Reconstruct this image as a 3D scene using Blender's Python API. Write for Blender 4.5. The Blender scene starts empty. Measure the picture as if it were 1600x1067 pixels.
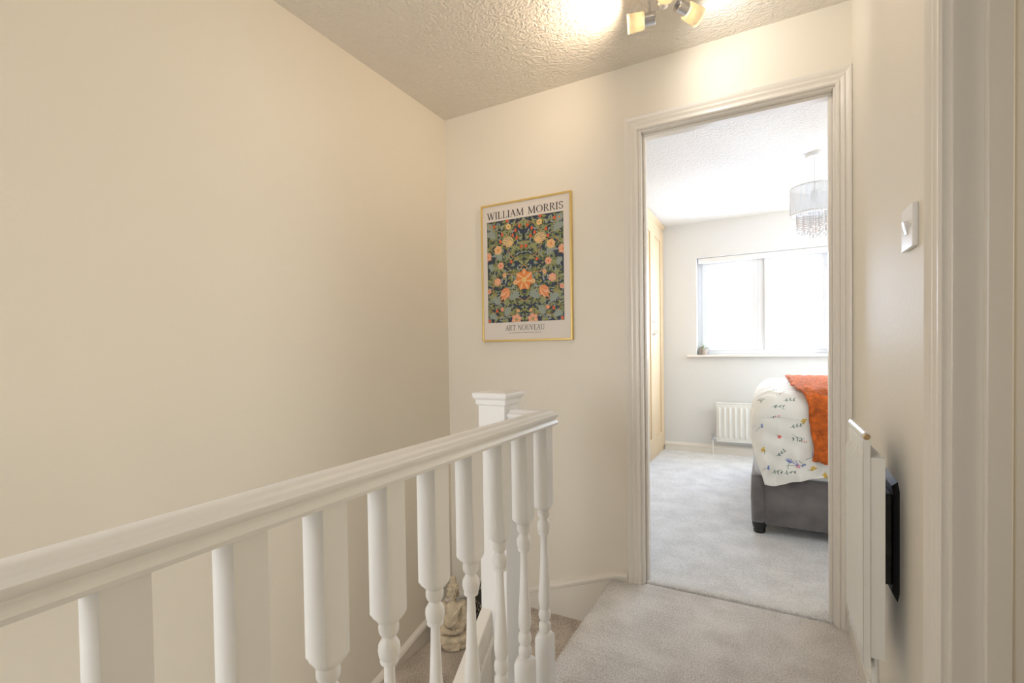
import bpy, math, random
from mathutils import Vector, Matrix
random.seed(7)
PI = math.pi
S = bpy.context.scene
COL = S.collection

# ------------------------------------------------------------------ camera
cam_d = bpy.data.cameras.new('camera'); cam = bpy.data.objects.new('camera', cam_d); COL.objects.link(cam)
yaw, pitch, roll = (math.radians(a) for a in (28.2776, -1.0174, -0.8063))
F = Vector((-math.sin(yaw)*math.cos(pitch), math.cos(yaw)*math.cos(pitch), math.sin(pitch)))
R = Vector((math.cos(yaw), math.sin(yaw), 0)); U = R.cross(F)
R2 = R*math.cos(roll)+U*math.sin(roll); U2 = -R*math.sin(roll)+U*math.cos(roll)
M = Matrix((R2, U2, -F)).transposed().to_4x4(); M.translation = (0, 0, 1.0405)
cam.matrix_world = M
cam_d.sensor_width = 36; cam_d.lens = 742.8287/1600*36
cam_d.shift_x = -1.07/1600; cam_d.shift_y = 28.2/1600
cam_d.clip_start = .02
S.camera = cam

# ------------------------------------------------------------------ world, light, exposure
W = bpy.data.worlds.new('world'); S.world = W; W.use_nodes = True
W.node_tree.nodes['Background'].inputs[0].default_value = (.93, .96, 1, 1)
W.node_tree.nodes['Background'].inputs[1].default_value = 3.5
S.view_settings.view_transform = 'Standard'; S.view_settings.look = 'None'
S.view_settings.gamma = 1; S.view_settings.exposure = 0.04; S.view_settings.use_curve_mapping = False

def area(name, loc, direction, sx, sy, power, color):
    l = bpy.data.lights.new(name, 'AREA'); l.shape = 'RECTANGLE'; l.size = sx; l.size_y = sy
    l.energy = power; l.color = color
    o = bpy.data.objects.new(name, l); COL.objects.link(o); o.location = loc
    o.rotation_euler = Vector(direction).to_track_quat('-Z', 'Y').to_euler()
    return o
# daylight entering by the bedroom window, assumed daylight from behind the camera, plus two added fill lights out of view
area('bedroom_window_daylight', (-.06, 5.30, 1.45), (0, -1, -.4), 1.1, .9, 66, (.62, .75, 1))
area('bedroom_side_fill', (1.93, 4.0, 1.5), (-1, -.2, -.1), 1.3, 1.1, 44, (.98, 1, .96))  # added fill brightening the bedroom from the right, no window is built here
area('landing_assumed_daylight', (-.95, -1.52, 1.35), (.12, 1, -.12), .9, 1.1, 9.6, (.93, .93, .96)).data.spread = math.radians(100)  # assumed cool daylight from behind the camera; the back wall has no window
area('side_room_fill', (1.45, .85, 1.3), (-1, -.12, -.05), .9, 1.1, 5, (1, .85, .60)).data.spread = math.radians(125)  # added warm fill through the right doorway, lifts the spindles' right faces
LAMP_W = (12.5, 4.0, 6.5); LAMP_C = ((1, .78, .57), (1, .93, .85), (1, .85, .7))

# ------------------------------------------------------------------ materials
def mat(name, col, rough=.6, metal=0, bump=None, var=None, spec=.5, coat=0, emit=None, sheen=0):
    m = bpy.data.materials.new(name); m.use_nodes = True; nt = m.node_tree; b = nt.nodes['Principled BSDF']
    b.inputs['Base Color'].default_value = (*col, 1); b.inputs['Roughness'].default_value = rough
    b.inputs['Metallic'].default_value = metal; b.inputs['Specular IOR Level'].default_value = spec
    b.inputs['Coat Weight'].default_value = coat; b.inputs['Sheen Weight'].default_value = sheen
    tc = nt.nodes.new('ShaderNodeTexCoord')
    if var:                                             # (scale, amount)
        n = nt.nodes.new('ShaderNodeTexNoise'); n.inputs['Scale'].default_value = var[0]; n.inputs['Detail'].default_value = 5
        nt.links.new(tc.outputs['Object'], n.inputs['Vector'])
        r = nt.nodes.new('ShaderNodeValToRGB'); a = var[1]
        r.color_ramp.elements[0].position = .3; r.color_ramp.elements[1].position = .7
        r.color_ramp.elements[0].color = (*[c*(1-a) for c in col], 1); r.color_ramp.elements[1].color = (*[min(1, c*(1+a)) for c in col], 1)
        nt.links.new(n.outputs['Fac'], r.inputs[0]); nt.links.new(r.outputs[0], b.inputs['Base Color'])
    if bump:                                            # (scale, strength, distance)
        n = nt.nodes.new('ShaderNodeTexNoise'); n.inputs['Scale'].default_value = bump[0]; n.inputs['Detail'].default_value = 4
        nt.links.new(tc.outputs['Object'], n.inputs['Vector'])
        bp = nt.nodes.new('ShaderNodeBump'); bp.inputs['Strength'].default_value = bump[1]; bp.inputs['Distance'].default_value = bump[2]
        nt.links.new(n.outputs['Fac'], bp.inputs['Height']); nt.links.new(bp.outputs[0], b.inputs['Normal'])
    if emit:
        b.inputs['Emission Color'].default_value = (*emit[0], 1); b.inputs['Emission Strength'].default_value = emit[1]
    return m
WALL = mat('cream_wall_paint', (.87, .818, .715), .55, bump=(60, .12, .004), spec=.35)
WALLB = mat('bedroom_wall_paint', (.80, .80, .79), .6, bump=(60, .12, .004), spec=.3)
GLOSS = mat('white_gloss_paint', (.88, .835, .76), .28, bump=(9, .06, .003))
JOIN = mat('white_spindle_paint', (.92, .915, .90), .32, bump=(14, .06, .003))
RADM = mat('radiator_enamel', (.87, .86, .81), .25)
CHROME = mat('chrome', (.72, .72, .74), .12, metal=1)
BRASS = mat('dull_brass', (.55, .42, .25), .35, metal=1)
DARKP = mat('black_plastic', (.045, .047, .05), .45, var=(40, .3))
DARK2 = mat('charcoal_plastic', (.02, .02, .022), .5)
PLAST = mat('white_switch_plastic', (.88, .87, .85), .3)
UPVC = mat('white_window_plastic', (.76, .77, .78), .3)
GOLD = mat('brushed_gold', (.80, .60, .22), .32, metal=.75)
PAPER = mat('poster_paper', (.80, .74, .68), .5)
INK = mat('poster_ink', (.035, .03, .03), .5)
INKG = mat('poster_grey_ink', (.25, .23, .22), .5)
SHOE = mat('dark_leg', (.012, .012, .013), .3)
STONE = mat('weathered_stone', (.72, .62, .46), .85, var=(30, .28), bump=(70, .5, .004))
WIREM = mat('black_wire', (.012, .012, .013), .4)
BRWH = mat('pale_shade_white', (.86, .86, .85), .7)

def artex(name, col, scale):
    m = mat(name, col, .75, spec=.25); nt = m.node_tree; b = nt.nodes['Principled BSDF']
    tc = nt.nodes['Texture Coordinate'] if 'Texture Coordinate' in nt.nodes else nt.nodes.new('ShaderNodeTexCoord')
    n1 = nt.nodes.new('ShaderNodeTexNoise'); n1.inputs['Scale'].default_value = scale; n1.inputs['Detail'].default_value = 2; n1.inputs['Distortion'].default_value = 2.2
    n2 = nt.nodes.new('ShaderNodeTexNoise'); n2.inputs['Scale'].default_value = scale*.35; n2.inputs['Detail'].default_value = 2
    w = nt.nodes.new('ShaderNodeTexWave'); w.wave_type = 'RINGS'; w.inputs['Scale'].default_value = scale*.35; w.inputs['Distortion'].default_value = 14; w.inputs['Detail'].default_value = 3; w.inputs['Detail Scale'].default_value = 1.6
    for n in (n1, n2, w): nt.links.new(tc.outputs['Object'], n.inputs['Vector'])
    p = nt.nodes.new('ShaderNodeMath'); p.operation = 'MULTIPLY'; nt.links.new(w.outputs['Fac'], p.inputs[0]); nt.links.new(n2.outputs['Fac'], p.inputs[1])
    a = nt.nodes.new('ShaderNodeMath'); a.operation = 'ADD'; nt.links.new(p.outputs[0], a.inputs[0]); nt.links.new(n1.outputs['Fac'], a.inputs[1])
    bp = nt.nodes.new('ShaderNodeBump'); bp.inputs['Strength'].default_value = .6; bp.inputs['Distance'].default_value = .006
    nt.links.new(a.outputs[0], bp.inputs['Height']); nt.links.new(bp.outputs[0], b.inputs['Normal'])
    return m
CEIL = artex('textured_ceiling', (.87, .82, .735), 42)
CEILB = artex('bedroom_textured_ceiling', (.85, .85, .84), 42)

def carpet(name, ca, cb):
    m = mat(name, ca, 1, spec=.1, sheen=.3); nt = m.node_tree; b = nt.nodes['Principled BSDF']
    tc = nt.nodes['Texture Coordinate']
    n = nt.nodes.new('ShaderNodeTexNoise'); n.inputs['Scale'].default_value = 190; n.inputs['Detail'].default_value = 3
    n2 = nt.nodes.new('ShaderNodeTexNoise'); n2.inputs['Scale'].default_value = 7; n2.inputs['Detail'].default_value = 5
    for q in (n, n2): nt.links.new(tc.outputs['Object'], q.inputs['Vector'])
    mx = nt.nodes.new('ShaderNodeMath'); mx.operation = 'MULTIPLY_ADD'; mx.inputs[1].default_value = .55
    nt.links.new(n2.outputs['Fac'], mx.inputs[0]); nt.links.new(n.outputs['Fac'], mx.inputs[2])
    r = nt.nodes.new('ShaderNodeValToRGB'); r.color_ramp.elements[0].position = .60; r.color_ramp.elements[1].position = .92
    r.color_ramp.elements[0].color = (*ca, 1); r.color_ramp.elements[1].color = (*cb, 1)
    nt.links.new(mx.outputs[0], r.inputs[0]); nt.links.new(r.outputs[0], b.inputs['Base Color'])
    bp = nt.nodes.new('ShaderNodeBump'); bp.inputs['Strength'].default_value = .8; bp.inputs['Distance'].default_value = .006
    nt.links.new(mx.outputs[0], bp.inputs['Height']); nt.links.new(bp.outputs[0], b.inputs['Normal'])
    return m
CARP = carpet('greige_carpet', (.60, .57, .54), (.93, .91, .89))
CARPB = carpet('pale_grey_carpet', (.70, .705, .71), (.95, .955, .96))
CARPS = carpet('stair_carpet', (.42, .345, .28), (.82, .72, .62))

def wood(name, a, b_):
    m = mat(name, a, .42, spec=.4); nt = m.node_tree; b = nt.nodes['Principled BSDF']; tc = nt.nodes['Texture Coordinate']
    mp = nt.nodes.new('ShaderNodeMapping'); mp.inputs['Scale'].default_value = (30, 30, 1.4)
    nt.links.new(tc.outputs['Object'], mp.inputs[0])
    n = nt.nodes.new('ShaderNodeTexNoise'); n.inputs['Scale'].default_value = 1.5; n.inputs['Detail'].default_value = 6; n.inputs['Distortion'].default_value = .6
    nt.links.new(mp.outputs[0], n.inputs['Vector'])
    r = nt.nodes.new('ShaderNodeValToRGB'); r.color_ramp.elements[0].position = .3; r.color_ramp.elements[1].position = .75
    r.color_ramp.elements[0].color = (*a, 1); r.color_ramp.elements[1].color = (*b_, 1)
    nt.links.new(n.outputs['Fac'], r.inputs[0]); nt.links.new(r.outputs[0], b.inputs['Base Color'])
    return m
MAPLE = wood('pale_maple', (.72, .54, .33), (.80, .64, .44))
VELVET = mat('grey_velvet', (.16, .145, .14), .9, var=(9, .35), bump=(300, .2, .001), sheen=.6)
SHEET = mat('white_sheet', (.80, .82, .86), .9)
THROW = mat('rust_throw', (.60, .125, .012), .95, var=(35, .4), bump=(120, .9, .01), sheen=.15)

def glassy(name, tint, gloss, diff=0, dcol=(1, 1, 1)):
    m = bpy.data.materials.new(name); m.use_nodes = True; nt = m.node_tree; nt.nodes.clear()
    o = nt.nodes.new('ShaderNodeOutputMaterial'); t = nt.nodes.new('ShaderNodeBsdfTransparent'); t.inputs[0].default_value = (*tint, 1)
    g = nt.nodes.new('ShaderNodeBsdfGlossy'); g.inputs['Roughness'].default_value = .05
    mx = nt.nodes.new('ShaderNodeMixShader'); mx.inputs[0].default_value = gloss
    nt.links.new(t.outputs[0], mx.inputs[1]); nt.links.new(g.outputs[0], mx.inputs[2]); last = mx
    if diff:
        d = nt.nodes.new('ShaderNodeBsdfTranslucent'); d.inputs[0].default_value = (*dcol, 1)
        d2 = nt.nodes.new('ShaderNodeBsdfDiffuse'); d2.inputs[0].default_value = (*dcol, 1)
        md = nt.nodes.new('ShaderNodeMixShader'); md.inputs[0].default_value = .5
        nt.links.new(d.outputs[0], md.inputs[1]); nt.links.new(d2.outputs[0], md.inputs[2])
        m2 = nt.nodes.new('ShaderNodeMixShader'); m2.inputs[0].default_value = diff
        nt.links.new(mx.outputs[0], m2.inputs[1]); nt.links.new(md.outputs[0], m2.inputs[2]); last = m2
    nt.links.new(last.outputs[0], o.inputs[0])
    return m
GLASS = glassy('window_glass', (.97, .98, .98), .06)
FROST = glassy('frosted_glass', (1, .97, .9), .05, .8, (.95, .88, .74))
VOILE = glassy('organza_shade', (1, 1, 1), .0, .78, (.70, .70, .70))
CRYST = glassy('crystal', (.93, .94, .96), .35)

# ------------------------------------------------------------------ mesh helpers
class MB:
    def __init__(s): s.v = []; s.f = []; s.m = []
    def add(s, vs, fs, mi=0):
        o = len(s.v); s.v += [tuple(v) for v in vs]
        for f in fs: s.f.append(tuple(i+o for i in f)); s.m.append(mi)
    def box(s, x0, x1, y0, y1, z0, z1, mi=0):
        v = [(x, y, z) for z in (z0, z1) for y in (y0, y1) for x in (x0, x1)]
        s.add(v, [(0, 2, 3, 1), (4, 5, 7, 6), (0, 1, 5, 4), (2, 6, 7, 3), (0, 4, 6, 2), (1, 3, 7, 5)], mi)
    def rings(s, rings, caps=True, closed=True, mi=0, loop=False):
        n = len(rings[0]); vs = [p for r in rings for p in r]; fs = []
        k = len(rings)
        for i in range(k if loop else k-1):
            for j in range(n if closed else n-1):
                a, b = i*n+j, i*n+(j+1) % n; c, d = ((i+1) % k)*n+(j+1) % n, ((i+1) % k)*n+j
                fs.append((a, b, c, d))
        if caps and not loop:
            fs.append(tuple(range(n))[::-1]); fs.append(tuple(range((k-1)*n, k*n)))
        s.add(vs, fs, mi)
    def lathe(s, prof, c=(0, 0, 0), n=24, axis=(0, 0, 1), mi=0, caps=True):
        ax = Vector(axis).normalized(); q = Vector((0, 0, 1)).rotation_difference(ax); c = Vector(c)
        s.rings([[c+q@Vector((r*math.cos(2*PI*i/n), r*math.sin(2*PI*i/n), z)) for i in range(n)] for r, z in prof], caps, mi=mi)
    def tube(s, pts, r, n=8, mi=0, loop=False):
        pts = [Vector(p) for p in pts]; rs = r if isinstance(r, (list, tuple)) else [r]*len(pts)
        rings = []; up = None; k = len(pts)
        for i, p in enumerate(pts):
            a = pts[(i-1) % k] if (loop or i) else p; b = pts[(i+1) % k] if (loop or i < k-1) else p
            t = (b-a).normalized()
            if up is None: up = Vector((0, 0, 1)) if abs(t.z) < .9 else Vector((1, 0, 0))
            x = t.cross(up).normalized(); y = x.cross(t).normalized(); up = y
            rings.append([p+(x*math.cos(2*PI*j/n)+y*math.sin(2*PI*j/n))*rs[i] for j in range(n)])
        s.rings(rings, True, mi=mi, loop=loop)
    def ell(s, c, r, n=20, k=12, rot=None, mi=0):
        c = Vector(c); q = rot or Matrix.Identity(3); rings = []
        for i in range(k+1):
            a = PI*i/k; a = max(.02, min(PI-.02, a))
            rings.append([c+q@Vector((r[0]*math.sin(a)*math.cos(2*PI*j/n), r[1]*math.sin(a)*math.sin(2*PI*j/n), -r[2]*math.cos(a))) for j in range(n)])
        s.rings(rings, mi=mi)
    def build(s, name, mats, parent=None, loc=None, smooth=None, bevel=0, rotz=0):
        me = bpy.data.meshes.new(name); me.from_pydata(s.v, [], s.f)
        if not isinstance(mats, (list, tuple)): mats = [mats]
        for m in mats: me.materials.append(m)
        me.polygons.foreach_set('material_index', s.m); me.validate(); me.update()
        import bmesh
        bm = bmesh.new(); bm.from_mesh(me); bmesh.ops.recalc_face_normals(bm, faces=bm.faces); bm.to_mesh(me); bm.free()
        o = bpy.data.objects.new(name, me); COL.objects.link(o)
        if parent: o.parent = parent
        if loc: o.location = loc
        o.rotation_euler.z = rotz
        if smooth is not None:
            me.shade_smooth(); me.set_sharp_from_angle(angle=math.radians(smooth))
        if bevel:
            b = o.modifiers.new('bevel', 'BEVEL'); b.width = bevel; b.segments = 2; b.limit_method = 'ANGLE'; b.angle_limit = math.radians(40)
        return o
def tag(o, label=None, cat=None, group=None, kind=None):
    if label: o['label'] = label
    if cat: o['category'] = cat
    if group: o['group'] = group
    if kind: o['kind'] = kind
    return o
def empty(name, loc, label=None, cat=None, group=None, kind=None, rz=0):
    o = bpy.data.objects.new(name, None); COL.objects.link(o); o.location = loc; o.rotation_euler.z = rz; o.empty_display_size = .1
    return tag(o, label, cat, group, kind)
def struct(o, label=None, cat=None): return tag(o, label, cat, kind='structure')
def slab(name, m, boxes, label, cat, bevel=0):
    mb = MB()
    for b in boxes: mb.box(*b)
    return struct(mb.build(name, m, bevel=bevel), label, cat)

# measured world: x right along the end wall, y into the picture, z up, landing carpet at z = 0
XL, XR, D, H, YF, XW = -1.5266, .2684, 2.1055, 2.2833, 5.0326, -.9395
D2 = D+.10
DX0, DX1, DZ = -.485, .212, 1.985

# ------------------------------------------------------------------ large structure
slab('wall_left', WALL, [(XL-.1, XL, -1.7, D, -2.7, H+.1)], 'tall cream painted wall rising beside the stairwell', 'wall')
slab('wall_end', WALL, [(XL-.1, DX0-.02, D, D2, -2.7, H+.1), (DX0-.02, DX1+.02, D, D2, DZ+.02, H+.1), (DX1+.02, 2.1, D, D2, -.3, H+.1), (DX0-.02, DX1+.02, D, D2, -.3, -.04)],
     'cream painted wall with the bedroom doorway and the framed poster', 'wall')
DY0, DY1 = .26, 1.045
slab('wall_right', WALL, [(XR, XR+.1, DY1+.02, D, -.3, H+.1), (XR, XR+.1, -1.7, DY0-.02, -.3, H+.1), (XR, XR+.1, DY0-.02, DY1+.02, DZ+.02, H+.1)],
     'narrow cream painted wall on the right carrying the light switch and radiator', 'wall')
slab('wall_back_and_blocker', WALL, [(XL-.1, XR+.1, -1.7, -1.6, -2.7, H+.1), (-.42, XR, -1.6, -.5, -.3, H+.1)], 'plain cream wall behind the viewer at the landing end, with an added light-blocking stub', 'wall')  # second box: unseen block added to keep landing daylight off the right door lining
slab('wall_side_room', WALL, [(1.5, 1.6, -1.7, D, -.3, H+.1), (XR+.1, 1.6, -1.8, -1.7, -.3, H+.1)], 'plain wall of the room through the right hand doorway', 'wall')
slab('wall_bedroom_left', WALLB, [(XL-.2, XL-.1, D2, YF+.2, -.3, H+.1)], 'bedroom wall hidden behind the maple wardrobe', 'wall')
slab('wall_bedroom_right', WALLB, [(2.0, 2.1, D2, YF+.2, -.3, H+.1)], 'bedroom wall at the head end of the bed', 'wall')
WX0, WX1, WZ0, WZ1 = -.625, .52, .976, 1.935
slab('wall_bedroom_far', WALLB, [(XL-.2, WX0, YF, YF+.2, -.3, H+.1), (WX1, 2.1, YF, YF+.2, -.3, H+.1), (WX0, WX1, YF, YF+.2, -.3, WZ0), (WX0, WX1, YF, YF+.2, WZ1, H+.1)],
     'off-white bedroom wall around the bright window', 'wall')
slab('wall_bedroom_near', WALLB, [(XL-.1, DX0-.03, D2, D2+.004, 0, H), (DX1+.03, 2.0, D2, D2+.004, 0, H), (DX0-.03, DX1+.03, D2, D2+.004, DZ+.03, H)],
     'bedroom side of the doorway wall, painted off-white', 'wall')
slab('ceiling', CEIL, [(XL-.1, 1.6, -1.7, D+.05, H, H+.1)], 'landing ceiling with swirled textured plaster', 'ceiling')
slab('ceiling_bedroom', CEILB, [(XL-.2, 2.1, D+.05, YF+.2, H, H+.1)], 'white swirled textured bedroom ceiling', 'ceiling')

# floors: landing carpet with a rounded nosing over the stairwell, bedroom carpet with its own edge
def grid(name, m, fx, nu, nv, smooth=60, mi=None):
    mb = MB(); vs = [fx(i/nu, j/nv) for j in range(nv+1) for i in range(nu+1)]
    fs = [(j*(nu+1)+i, j*(nu+1)+i+1, (j+1)*(nu+1)+i+1, (j+1)*(nu+1)+i) for j in range(nv) for i in range(nu)]
    mb.add(vs, fs); return mb.build(name, m, smooth=smooth)
EDGE = -.636
mb = MB()
path = [(XR+.02, -.30), (XR+.02, 0), (EDGE+.012, 0)]
for k in range(7):
    a = PI/2*k/6; path.append((EDGE+.012-.016*math.sin(a)*1.0, -.016+.016*math.cos(a)))
path += [(EDGE-.004, -.03), (EDGE+.016, -.036), (EDGE+.016, -.30)]
ny = 90; rs = []
for j in range(ny+1):
    y = 1.20+(2.118-1.20)*j/ny
    rs.append([(x+(random.uniform(-.0018, .0018) if z > -.035 and x < 0 else 0), y, z+(random.uniform(-.001, .001) if z <= 0 and z > -.03 and x < 0 else 0)) for x, z in path])
mb.rings(rs); f = mb.build('floor', CARP, smooth=50)
f2 = MB(); f2.box(EDGE+.03, XR+.02, -1.6, 1.20, -.30, 0); o = f2.build('carpet_run', CARP, f)
f3 = MB(); f3.box(XR+.02, 1.5, -1.7, D, -.30, 0); f3.build('side_room_carpet', CARP, f)
struct(f, 'greige deep pile landing carpet ending at a rounded stair nosing', 'floor')
mb = MB(); n = 150; rs = []
for i in range(n+1):
    x = DX0-.03+(DX1-DX0+.06)*i/n; e = random.uniform(-.0025, .0025)
    rs.append([(x, 2.128+e, -.05), (x, 2.126+e, .001), (x, 2.130+e, .006), (x, 2.140+e, .0095+random.uniform(-.001, .001)), (x, 2.16, .010), (x, 2.24, .008), (x, 2.24, -.05)])
mb.rings(rs); f = mb.build('floor_bedroom', CARPB, smooth=60)
b = MB(); b.box(XL-.1, 2.0, 2.24, YF, -.05, .008); b.build('carpet_field', CARPB, f)
struct(f, 'pale grey bedroom carpet starting at the doorway joint', 'floor')
slab('floor_lower', CARPS, [(XL-.1, XR, -1.7, D, -2.75, -2.6)], 'lower hall carpet at the foot of the stairs', 'floor')

# staircase: kite winders round the newel then a straight flight towards the viewer
st = empty('staircase', (-1.1, 1.6, -.41), 'carpeted winding stairs dropping from the landing between cream strings', 'stairs', kind='structure')
NX, NY = -.72, 1.245
def prism(poly, z0, z1):
    m = MB(); n = len(poly); vs = [(x, y, z0) for x, y in poly]+[(x, y, z1) for x, y in poly]
    m.add(vs, [tuple(range(n))[::-1], tuple(range(n, 2*n))]+[(i, (i+1) % n, n+(i+1) % n, n+i) for i in range(n)]); return m
def rel(o, p):
    o.parent = p; o.matrix_parent_inverse = Matrix.Translation(-Vector(p.location)); return o
def reparent(o, p): return rel(o, p)
treads = [([(EDGE+.016, 1.16), (EDGE+.016, D), (-1.12, D), (NX-.02, NY)], -.23),
          ([(NX, NY-.02), (-1.10, D), (XL, D), (XL, 1.46), (NX-.02, NY-.01)], -.41),
          ([(NX, NY-.04), (XL, 1.50), (XL, 1.18), (NX-.02, NY-.045)], -.61)]
for pl, z in treads:
    reparent(prism(pl, z-.24, z).build('tread', CARPS, bevel=.012), st)
for k in range(7):
    y = 1.22-.225*k; z = -.81-.2*k
    b = MB(); b.box(XL, EDGE-.12, y-.245, y, z-.22, z); reparent(b.build('tread', CARPS, bevel=.012), st)
# outer string (closed) from the newel down towards the viewer, with a capping bead
def ztop(y): return .262+(y-1.19)*.87
m = MB(); y1, y0 = NY-.03, -.9
m.add([(x, y, z) for x in (-.765, -.728) for y, z in ((y1, -.7), (y1, ztop(y1)), (y0, ztop(y0)), (y0, ztop(y0)-1.2))],
      [(0, 1, 2, 3), (7, 6, 5, 4), (0, 4, 5, 1), (1, 5, 6, 2), (2, 6, 7, 3), (3, 7, 4, 0)])
reparent(m.build('outer_string', GLOSS, bevel=.004), st)
m = MB()
for (zo, w) in ((-.075, .008),):
    m.add([(x, y, z) for x in (-.735, -.728+w) for y, z in ((y1, ztop(y1)+zo-.022), (y1, ztop(y1)+zo), (y0, ztop(y0)+zo), (y0, ztop(y0)+zo-.022))],
          [(0, 1, 2, 3), (7, 6, 5, 4), (0, 4, 5, 1), (1, 5, 6, 2), (2, 6, 7, 3), (3, 7, 4, 0)])
reparent(m.build('string_bead', GLOSS, bevel=.003), st)
b = MB(); b.box(-.73, EDGE, -1.6, 1.20, -.34, -.04); reparent(b.build('edge_infill', GLOSS), st)
b = MB(); b.box(EDGE, EDGE+.03, -1.6, 1.21, -.34, .0); reparent(b.build('apron_board', GLOSS, bevel=.002), st)

def sweep(mb, prof, p0, p1, n0, n1, out, mi=0):
    """prof: (u across, w proud) ; n0,n1 offset vectors of u at each end, out: proud direction"""
    p0, p1, n0, n1, out = map(Vector, (p0, p1, n0, n1, out))
    mb.rings([[p0+n0*u+out*w for u, w in prof], [p1+n1*u+out*w for u, w in prof]], mi=mi)
# skirtings. profile: u up from bottom, w proud
SK = [(0, 0), (0, .014), (.055, .014), (.060, .017), (.072, .018), (.080, .014), (.090, .010), (.095, .006), (.095, 0)]
def skirt(name, p0, p1, out, h=.095, label='', m=GLOSS):
    mb = MB(); k = h-.095
    prof = [(u+(k if u > 0 else 0), w) for u, w in SK]
    sweep(mb, prof, p0, p1, (0, 0, 1), (0, 0, 1), out)
    return struct(mb.build(name, m, smooth=25), label, 'skirting board')
def slope_skirt(name, pts, out, label):
    """pts: (point on wall at board top) list; board runs well below the treads, bead along its top"""
    mb = MB(); prof = [(-.62, 0), (-.62, .016), (-.034, .016), (-.030, .022), (-.018, .024), (-.008, .019), (-.003, .010), (0, .004), (0, 0)]
    o = Vector(out); mb.rings([[Vector(p)+o*w+Vector((0, 0, u)) for u, w in prof] for p in pts])
    return struct(mb.build(name, GLOSS, smooth=25), label, 'skirting board')
slope_skirt('baseboard_end', [(-.556, D, .046), (-.60, D, .042), (-.95, D, -.088), (-1.25, D, -.2), (XL, D, -.265)], (0, -1, 0), 'cream sloping skirting following the winder under the poster')
slope_skirt('baseboard_left', [(XL, D, -.265), (XL, 1.87, -.300), (XL, 1.50, -.392), (XL, 1.25, -.60), (XL, -1.6, -3.1)], (1, 0, 0), 'cream stair skirting falling along the tall left wall')
skirt('baseboard_right', (XR, 2.085, 0), (XR, 1.12, 0), (-1, 0, 0), .085, 'low white skirting behind the landing radiator')
skirt('baseboard_bedroom', (XW, YF, .008), (2.0, YF, .008), (0, -1, 0), .088, 'white moulded skirting under the bedroom window')
skirt('baseboard_bedroom_right', (2.0, YF-.02, .008), (2.0, D2+.02, .008), (-1, 0, 0), .088, 'white skirting along the bedroom head wall')

# ---- doorway to bedroom
AP = [(0, 0), (0, .010), (.004, .014), (.012, .014), (.015, .010), (.019, .011), (.026, .016), (.031, .0165), (.034, .013), (.040, .016), (.047, .021), (.054, .022), (.058, .018), (.058, 0)]
def architrave(name, parent, a0, a1, zt, plane, axis, out, aw0=.058, aw1=.058):
    """opening from a0 to a1 along axis (0=x,1=y), top zt. One mesh per side."""
    def P(a, z): return Vector((a, plane, z)) if axis == 0 else Vector((plane, a, z))
    ua = Vector((1, 0, 0)) if axis == 0 else Vector((0, 1, 0)); uz = Vector((0, 0, 1))
    k0, k1 = aw0/.058, aw1/.058
    for p0, p1, n0, n1 in ((P(a0, 0), P(a0, zt), -ua*k0, -ua*k0+uz), (P(a1, 0), P(a1, zt), ua*k1, ua*k1+uz), (P(a0, zt), P(a1, zt), -ua*k0+uz, ua*k1+uz)):
        m = MB(); sweep(m, AP, p0, p1, n0, n1, out); rel(m.build(name, GLOSS, smooth=28), parent)
door = empty('door_1', (-.13, D, 0), 'open bedroom doorway framed by cream moulded architrave', 'doorway', kind='structure')
architrave('architrave', door, DX0-.012, DX1+.007, DZ+.006, D, 0, (0, -1, 0), .058, .0494)
architrave('architrave', door, DX0-.012, DX1+.012, DZ+.006, D2+.004, 0, (0, 1, 0))
for nm, bs in (('door_lining', [(DX0-.02, DX0, D-.0, D2+.004, 0, DZ+.02)]), ('door_lining', [(DX1, DX1+.02, D, D2+.004, 0, DZ+.02)]), ('door_lining', [(DX0, DX1, D, D2+.004, DZ, DZ+.02)]),
               ('door_stop', [(DX0, DX0+.012, D+.032, D+.065, 0, DZ-.012)]), ('door_stop', [(DX1-.012, DX1, D+.032, D+.065, 0, DZ-.012)]), ('door_stop', [(DX0, DX1, D+.032, D+.065, DZ-.012, DZ)])):
    m = MB()
    for b in bs: m.box(*b)
    rel(m.build(nm, GLOSS, bevel=.002), door)
# ---- doorway in the right wall
door2 = empty('door_2', (XR, .65, 0), 'cream architrave and lining of the doorway at the right edge', 'doorway', kind='structure')
architrave('architrave', door2, DY0-.007, DY1+.008, DZ+.006, XR, 1, (-1, 0, 0))
for nm, bs in (('door_lining', [(XR, XR+.1, DY1, DY1+.02, 0, DZ+.02)]), ('door_lining', [(XR, XR+.1, DY0-.02, DY0, 0, DZ+.02)]), ('door_lining', [(XR, XR+.1, DY0, DY1, DZ, DZ+.02)]),
               ('door_stop', [(XR+.040, XR+.072, DY1-.014, DY1, 0, DZ-.012)]), ('door_stop', [(XR+.040, XR+.072, DY0, DY0+.014, 0, DZ-.012)]), ('door_stop', [(XR+.040, XR+.072, DY0, DY1, DZ-.012, DZ)])):
    m = MB()
    for b in bs: m.box(*b)
    rel(m.build(nm, GLOSS, bevel=.002), door2)

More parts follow.
